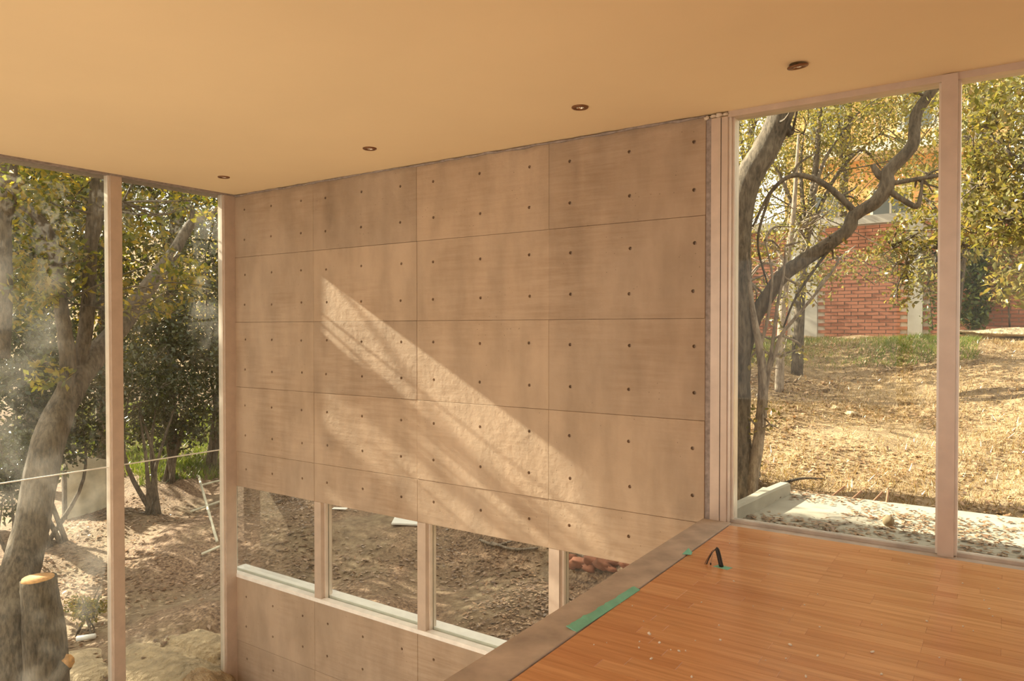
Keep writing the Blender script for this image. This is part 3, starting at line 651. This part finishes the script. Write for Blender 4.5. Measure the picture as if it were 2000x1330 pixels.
simple_tree('leafy_tree', 'dense large leaved tree at the far end of the brick wall', 2090, 660, 9.0, 3.6, [(1930, 260, 0, .5), (1990, 330, .2, .5), (1910, 360, .2, .42), (1960, 430, 0, .45), (1890, 440, .4, .35), (2020, 500, 0, .45), (1985, 560, .3, .3), (1920, 180, .4, .5), (2000, 200, 0, .5), (2080, 400, 0, .7)], 6500, .075, M['leafo'])
simple_tree('bare_tree', 'thin twiggy tree behind the slim tree by the wall', 1522, 660, 10.0, 3.4, [(1500, 480, 0, .4), (1560, 450, .3, .4), (1450, 560, .2, .35), (1600, 420, .3, .4), (1520, 560, .2, .35)], 900, .05, M['leafo'], 'barkl', .2, None, .06)
for k, (x, dist, hh, lab) in enumerate(((1450, 15, 6.5, 'tall hazy tree rising behind the brick wall end'), (1640, 17, 7.5, 'tall yellowish tree in front of the peach house'), (1900, 16, 7.0, 'tall spreading tree behind the ivy covered wall'))):
    cs = [(x + dx, 640 - dy, oo, q) for dx, dy, oo, q in ((-60, 330, 0, .9), (40, 420, .3, .9), (120, 480, 0, .9), (-30, 520, .5, 1.0), (90, 300, .5, .7), (-120, 450, .2, .9), (10, 240, 0, .5))]
    simple_tree('background_tree', lab, x, 600, dist, hh, cs, 8000, .075, M['leafo'], 'bark', .2, 'trees behind the brick wall', .12)

# ------------------------------------------------------------------ vegetation on the left
dl = 7.75; lb = at(28, 1330, dl); lb[2] = float(g(lb[0], lb[1])) - .2
T = [([lb] + AP([(30, 1250, -.3), (32, 1150, -.2), (62, 1028), (95, 863, .1), (140, 760, .3), (190, 690, .6), (245, 625, .9), (300, 545, 1.2), (335, 500, 1.4), (378, 432, 1.6), (428, 410, 1.8), (470, 380, 2.0)], dl + .3), [.19, .17, .16, .15, .14, .125, .115, .10, .085, .07, .06, .045, .03]),
     (AP([(120, 800), (132, 720), (128, 660), (118, 590), (112, 520)], dl + .5), [.075, .075, .07, .06, .045]), (AP([(140, 770), (160, 690), (172, 600), (178, 470), (186, 400), (192, 340), (200, 250)], dl + .7), [.07, .07, .07, .065, .065, .07, .06]),
     (AP([(180, 480), (196, 420), (212, 410), (240, 395)], dl + .7), [.05, .045, .035, .02]), (AP([(5, 700), (8, 560), (4, 440), (14, 380), (10, 320), (0, 240)], dl + .2), [.06, .07, .07, .08, .09, .09]),
     (AP([(120, 590), (100, 470), (70, 420), (30, 395)], dl + .6), [.06, .055, .05, .03]), (AP([(376, 435), (368, 400), (350, 370), (345, 330)], dl + 1.9), [.05, .045, .04, .03])]
cl = [(at(x, y, dl + o), r) for x, y, o, r in ((60, 360, .6, .45), (130, 400, .9, .4), (60, 480, 1.0, .4), (110, 520, .5, .4), (270, 480, .5, .38), (330, 560, .6, .36), (290, 590, .4, .3), (250, 420, 1.1, .35), (360, 530, 1.0, .28), (30, 590, 1.2, .4), (380, 400, .8, .28), (20, 300, 0, .6), (200, 280, .5, .6), (90, 730, .3, .22), (60, 560, .2, .3), (330, 300, .6, .6))]
tree('oak_tree', 'large forked oak with rough trunk just outside the dusty glazing', T, cl, 6500, .075, M['leafy'], M['bark'], None, 70)
sp = at(92, 1330, 7.5); sp[2] = float(g(sp[0], sp[1])) - .2; stp = empty('cut_trunk', sp, 'sawn off tree trunk with orange cut top beside the oak', 'stump')
tp = AP([(88, 1260), (80, 1180), (75, 1130)], 7.5); keep(tube('trunk', [sp] + tp, [.20, .17, .15, .14], M['bark'], stp, 14, 5, .08))
keep(tube('cut_face', [tp[-1] + (0, 0, -.02), tp[-1] + (.0, 0, .012)], [.132, .125], M['cut'], stp, 14, 1, .05)); keep(tube('side_stub', AP([(95, 1335), (112, 1310), (128, 1294)], 7.4), [.10, .085, .075], M['bark'], stp, 10)); keep(tube('stub_face', [at(128, 1294, 7.4), at(131, 1291, 7.38)], [.07, .065], M['cut'], stp, 10, 1))
# unseen shading crown beyond the left edge, gaps cut into it for the sun spots
p = np.array([-13.5, -1.4, float(g(-13.5, -1.4)) - .1]); cs = [((-12.8 + dx, -1.2 + dy, 4.6 + dz), r) for dx, dy, dz, r in ((0, 0, 0, 1.5), (.6, .3, -1.3, 1.3), (-1.2, 0, 1.2, 1.6), (-.5, -.3, -2.4, 1.2), (.5, -.1, 1.2, 1.1), (-2.4, -.2, 2.2, 1.5), (-1.6, .2, -.6, 1.5), (1.0, .4, -2.6, .9), (-3.2, 0, 1.0, 1.4))]
tree('shade_tree', 'broad dense unseen oak whose crown shades the tall glazing', [([p, p + (.2, .1, 2.2), p + (.5, .2, 4.4), p + (.2, .2, 7)], [.26, .22, .16, .06])] + [([p + (.3, .1, 2.6), (p + np.array(cc)) / 2 + (0, 0, 1.2), np.array(cc)], [.09, .07, .03]) for cc, r in cs[:6]], [(c_, r_ * .85) for c_, r_ in cs], 13000, .13, M['leafy'], M['bark'], None, 60)
def shrub(label, x, dist, clumps, n, size, lm, group=None, stems=5, name='shrub'):
    p = at(x, 800, dist); p[2] = float(g(p[0], p[1])) - .05; cs = [(at(a, b, dist + o), q) for a, b, o, q in clumps]; limbs = []
    for k in range(stems):
        cc = np.array(cs[k % len(cs)][0]); limbs.append(([p + rng.normal(size=3) * (.1, .1, 0), (p + cc) / 2 + rng.normal(size=3) * .15, cc], [.05 * min(1, dist / 14) ** 3, .03 * min(1, dist / 14) ** 3, .008]))
    return tree(name, label, limbs, cs, n, size, lm, M['bark'], group, 25, 'shrub' if name == 'shrub' else 'tree')
shrub('dark rounded evergreen shrub behind the grass patch', 330, 15.5, [(330, 690, 0, 1.0), (280, 740, .3, .8), (390, 720, .2, .8), (340, 790, -.3, .7), (300, 640, .5, .9), (380, 640, .4, .9), (310, 840, -.1, .55), (360, 845, 0, .5), (260, 830, .2, .5), (410, 820, .2, .6)], 8000, .10, M['leafd'])
shrub('grey green bushy shrub beside the dark evergreen', 300, 14.2, [(270, 790, 0, .5), (310, 760, .2, .5), (350, 770, .3, .5), (260, 720, .4, .6)], 2600, .07, M['leafd'])
shrub('tall dark shrub against the concrete wall corner', 420, 16.5, [(420, 520, 0, 1.0), (440, 600, .3, 1.0), (400, 440, .4, 1.0), (430, 700, 0, .9), (420, 780, 0, .7)], 4200, .10, M['leafd'])
shrub('shadowed thicket behind the leaning oak trunk', 100, 13.0, [(60, 720, 0, .9), (120, 760, .3, .8), (30, 800, 0, .8), (180, 720, .6, .8), (160, 800, .3, .6), (80, 840, 0, .6), (20, 680, .3, .8), (60, 900, 0, .6), (130, 860, .2, .5), (190, 850, .4, .5), (10, 880, 0, .6)], 8500, .09, M['leafd'])
shrub('leafy undergrowth between the leaning oak and the far slope', 10, 11.5, [(10, 900, 0, .5), (40, 940, .2, .4), (-30, 930, .2, .5), (60, 880, .4, .4), (5, 980, 0, .35)], 3200, .07, M['leafd'])
shrub('low leafy bush at the foot of the leaning oak', 165, 9.6, [(170, 1195, 0, .16), (152, 1180, .2, .14), (188, 1185, .1, .13)], 700, .045, M['leafy'])
for k, (x, dist, lab) in enumerate(((60, 17, 'tall shadowy tree behind the thicket'), (200, 19, 'tall tree rising behind the grass patch'), (330, 20, 'tall tree behind the dark evergreen shrub'), (430, 22, 'tall tree behind the wall corner shrub'), (-60, 15, 'tall tree beside the shadowed thicket'))):
    cs = [(x + dx, 640 - dy, oo, q) for dx, dy, oo, q in ((-50, 60, 0, 1.3), (40, 120, .4, 1.4), (-20, 210, 0, 1.5), (60, 280, .5, 1.4), (-60, 330, .3, 1.4), (20, 400, 0, 1.5), (0, 0, .6, 1.2), (50, -60, 0, 1.0))]
    simple_tree('woodland_tree', lab, x, 700, dist, 8.5, cs, 6500, .14, M['leafd'] if k % 2 == 0 else M['leafy'], 'bark', .3, 'woodland trees on the far slope', .17)
for k, (x, y, hh, lab) in enumerate(((-19, 4.2, 8.5, 'broad crowned tree on the far lower slope'), (-13.5, 9.8, 8.0, 'broad crowned tree above the grass patch'), (-15.5, -3.6, 7.5, 'broad crowned tree beside the shading oak'))):
    p = np.array([x, y, float(g(x, y)) - .1]); cs = [(p + (dx, dy, hh * .6 + dz), r) for dx, dy, dz, r in ((0, 0, .6, 1.6), (1.2, .8, -.6, 1.3), (-.8, -.9, .2, 1.4), (.3, -1.4, 1.3, 1.3), (-.3, 1.2, 1.9, 1.4), (.8, -.8, -1.8, 1.0), (.4, 1.4, -1.4, 1.0), (.2, 0, 2.8, 1.2))]
    tree('woodland_tree', lab, [([p, p + (.1, .1, hh * .4), p + (.3, 0, hh)], [.17, .14, .04])] + [([p + (.1, .1, hh * .4), (p + cc) / 2 + (0, 0, hh * .3), cc], [.07, .05, .02]) for cc, r in cs[:5]], cs, 7500, .15, M['leafy'], M['bark'], 'woodland trees on the far slope', 25)
for k, (x, y, hh) in enumerate(((-7.5, 6.0, 6.0), (-6.2, 9.0, 5.5), (-10.5, 6.8, 6.5), (-5.3, 5.0, 4.6), (-4.4, 7.4, 4.4))):  # hidden behind the concrete wall, added to dapple the slope with shade
    p = np.array([x, y, float(g(x, y)) - .1]); cs = [(p + (dx, dy, hh * .7 + dz), r) for dx, dy, dz, r in ((0, 0, .6, 1.2), (.9, .5, 0, .9), (-.8, -.6, .2, 1.0), (.3, -.9, 1.3, .9), (-.3, .8, 1.5, .9))]
    tree('dapple_tree', ('unseen spreading tree added above the earth bank to dapple the slope', 'unseen tall tree added near the brick wall end to dapple the slope', 'unseen leafy tree added beside the lower earth for its shade', 'unseen small crowned tree added at the top of the earth scarp for its shade', 'unseen small crowned tree added between bank and brick wall for its shade')[k], [([p, p + (.1, .1, hh * .4), p + (.3, 0, hh)], [.13, .11, .04])] + [([p + (.1, .1, hh * .4), (p + cc) / 2 + (0, 0, hh * .3), cc], [.06, .05, .02]) for cc, r in cs[:4]], cs, 3500, .10, M['leafy'], M['bark'], 'unseen trees added to dapple the slope', 25)
# green lawn patch, dry grass, litter
def blades(name, pts, hgt, wid, m, label):
    n = len(pts); z = g(pts[:, 0], pts[:, 1]); P = np.stack([pts[:, 0], pts[:, 1], z - .01], 1); a = rng.uniform(0, 2 * np.pi, n)
    s = np.stack([np.cos(a), np.sin(a), 0 * a], 1) * wid; h = hgt * rng.uniform(.5, 1.3, (n, 1)); tip = P + np.concatenate([rng.normal(size=(n, 2)) * .55, np.ones((n, 1))], 1) * h
    V = np.stack([P - s, P + s, tip], 1).reshape(-1, 3).astype(np.float32); me = bpy.data.meshes.new(name); me.vertices.add(3 * n); me.vertices.foreach_set('co', V.ravel())
    me.loops.add(3 * n); me.loops.foreach_set('vertex_index', np.arange(3 * n, dtype=np.int32)); me.polygons.add(n)
    me.polygons.foreach_set('loop_start', np.arange(0, 3 * n, 3, dtype=np.int32)); me.polygons.foreach_set('loop_total', np.full(n, 3, dtype=np.int32)); me.update(); me.validate(); me.materials.append(m)
    return tag(link(bpy.data.objects.new(name, me)), label, 'grass', kind='stuff')
n = 26000; p = np.stack([rng.uniform(-19.5, -10.5, n), rng.uniform(2.6, 8.2, n)], 1); p = p[((p[:, 0] + 15) / 4.6) ** 2 + ((p[:, 1] - 5.3) / 2.4) ** 2 < 1 + .2 * np.sin(4 * p[:, 0])]
blades('lawn_grass', p, .16, .012, M['grass'], 'bright green grass patch below the dark shrubs')
n = 90000; p = np.stack([rng.uniform(-5, 5, n), 1.7 + 9 * rng.random(n) ** 1.2, ], 1)
keepm = (np.sin(1.7 * p[:, 0] + 1) * np.sin(1.3 * p[:, 1]) + rng.normal(size=n) * .6 > -.25) & (p[:, 0] > -.4 - .36 * (p[:, 1] - 1)); blades('dry_grass', p[keepm], .065, .0045, M['drygrass'], 'dry straw coloured grass on the sunny slope')
n = 20000; p = np.stack([rng.uniform(-3.5, 1.2, n), rng.uniform(7.2, 10.4, n)], 1); p = p[np.sin(2 * p[:, 0]) + rng.normal(size=n) * .8 > -.4]; blades('crest_grass', p, .085, .006, M['grass'], 'greener grass along the slope crest below the bricks')
def litter(name, n, x0, x1, y0, y1, size, label, seedf):
    p = np.stack([rng.uniform(x0, x1, n), rng.uniform(y0, y1, n)], 1); d = np.sin(seedf * p[:, 0] + .5) * np.sin(1.4 * seedf * p[:, 1] + 1) + rng.normal(size=n) * .45; p = p[(d > .0) & ~((p[:, 0] > -5.0) & (p[:, 1] < .32))]
    if x1 > 0: p = p[~((p[:, 0] > -.1) & (p[:, 1] < 1.55))]
    P = np.concatenate([p, (g(p[:, 0], p[:, 1]) + .012)[:, None]], 1); tag(leaves_mesh(name, P, size, M['brownleaf'] if x0 < -10 else M['dryleaf'], None, .8), label, 'leaves')
litter('leaf_litter', 30000, -12, -.2, -2.5, 6.5, .07, 'brown leaf litter on the lower earth outside', 1.3)
litter('slope_litter', 30000, -3.5, 4, 1.6, 9, .05, 'pale dead leaves among the dry slope grass', 1.9)
# small things on the lower ground
for k, (x, y, r, sc) in enumerate(((330, 1315, .55, (1.5, .8, .35)), (395, 1268, .40, (1.2, .8, .35)), (180, 1310, .35, (1.5, .8, .3)))):
    p = gpt(x, y); tag(blob('sandstone_ledge', p + (0, 0, -.02), r, M['rock'], None, 4, .16, sc, 40 + k), ('broad pale sandstone ledge outside the tall glazing', 'pale ledge of sandstone next to the corner mullion', 'low sandstone ledge beside the sawn off trunk')[k], 'rock')
for k, (x, y, r) in enumerate(((1112, 1096, .09), (1135, 1104, .11), (1160, 1100, .10), (1185, 1106, .12), (1208, 1101, .09), (1228, 1108, .08), (1150, 1114, .08), (1198, 1114, .07), (1120, 1108, .06))):
    p = gpt(x, y); tag(blob('red_rubble', p + (0, 0, .02), r, M['redrock'], None, 2, .32, (1.5, .9, .6), 60 + k), 'reddish broken rubble lump on the earth bank', 'rock', 'red rubble on the bank')
rt = gpt(1000, 1068); ro = empty('exposed_root', rt, 'exposed pale root along the earth bank', 'root')
for pts in ([(938, 1064), (965, 1074), (990, 1070), (1012, 1060)], [(960, 1068), (1000, 1082), (1050, 1080)], [(1120, 1084), (1145, 1098), (1160, 1104)]):
    keep(tube('root', [gpt(x, y) + (0, 0, .05) for x, y in pts], [.02, .018, .014, .008][:len(pts)], M['barkl'], ro, 6))
q = gpt(800, 1022); o = box('paving_slab', (-.25, .25, -.16, .16, 0, .03), M['pipe'], None, .006); o.location = q + (0, 0, .01); o.rotation_euler = (.05, .05, .6); tag(o, 'pale paving slab corner on the lower earth', 'slab')
q = gpt(664, 997); o = box('paper_scrap', (-.12, .12, -.05, .05, 0, .012), M['silicone'], None, .004); o.location = q + (0, 0, .02); o.rotation_euler.z = .5; tag(o, 'small white scrap on the lower earth', 'scrap')
a, b = gpt(150, 1255), gpt(186, 1250); tag(tube('pale_pipe', [a + (0, 0, .04), b + (0, 0, .04)], [.03, .03], M['pipe'], None, 10, 1), 'short pale pipe lying near the sawn off trunk', 'pipe')
for k, (x0, y0, x1, y1) in enumerate(((388, 935, 424, 1066), (372, 1006, 432, 984), (394, 1090, 432, 1074), (396, 952, 430, 944))):
    a, b = gpt(x0, y0), gpt(x1, y1); tag(tube('timber_rod', [a + (0, 0, .05), b + (0, 0, .05)], [.022, .022], M['board'], None, 6, 1), ('long pale rod lying on the slope' if k == 0 else 'short pale rod lying across the slope'), 'rod', None if k == 0 else 'short rods on the slope')
p = gpt(165, 1008); bd = empty('standin_board', p, 'pale board standing in for a glass reflection behind the leaning oak', 'board')  # board stands in for a pale reflection in the left glass
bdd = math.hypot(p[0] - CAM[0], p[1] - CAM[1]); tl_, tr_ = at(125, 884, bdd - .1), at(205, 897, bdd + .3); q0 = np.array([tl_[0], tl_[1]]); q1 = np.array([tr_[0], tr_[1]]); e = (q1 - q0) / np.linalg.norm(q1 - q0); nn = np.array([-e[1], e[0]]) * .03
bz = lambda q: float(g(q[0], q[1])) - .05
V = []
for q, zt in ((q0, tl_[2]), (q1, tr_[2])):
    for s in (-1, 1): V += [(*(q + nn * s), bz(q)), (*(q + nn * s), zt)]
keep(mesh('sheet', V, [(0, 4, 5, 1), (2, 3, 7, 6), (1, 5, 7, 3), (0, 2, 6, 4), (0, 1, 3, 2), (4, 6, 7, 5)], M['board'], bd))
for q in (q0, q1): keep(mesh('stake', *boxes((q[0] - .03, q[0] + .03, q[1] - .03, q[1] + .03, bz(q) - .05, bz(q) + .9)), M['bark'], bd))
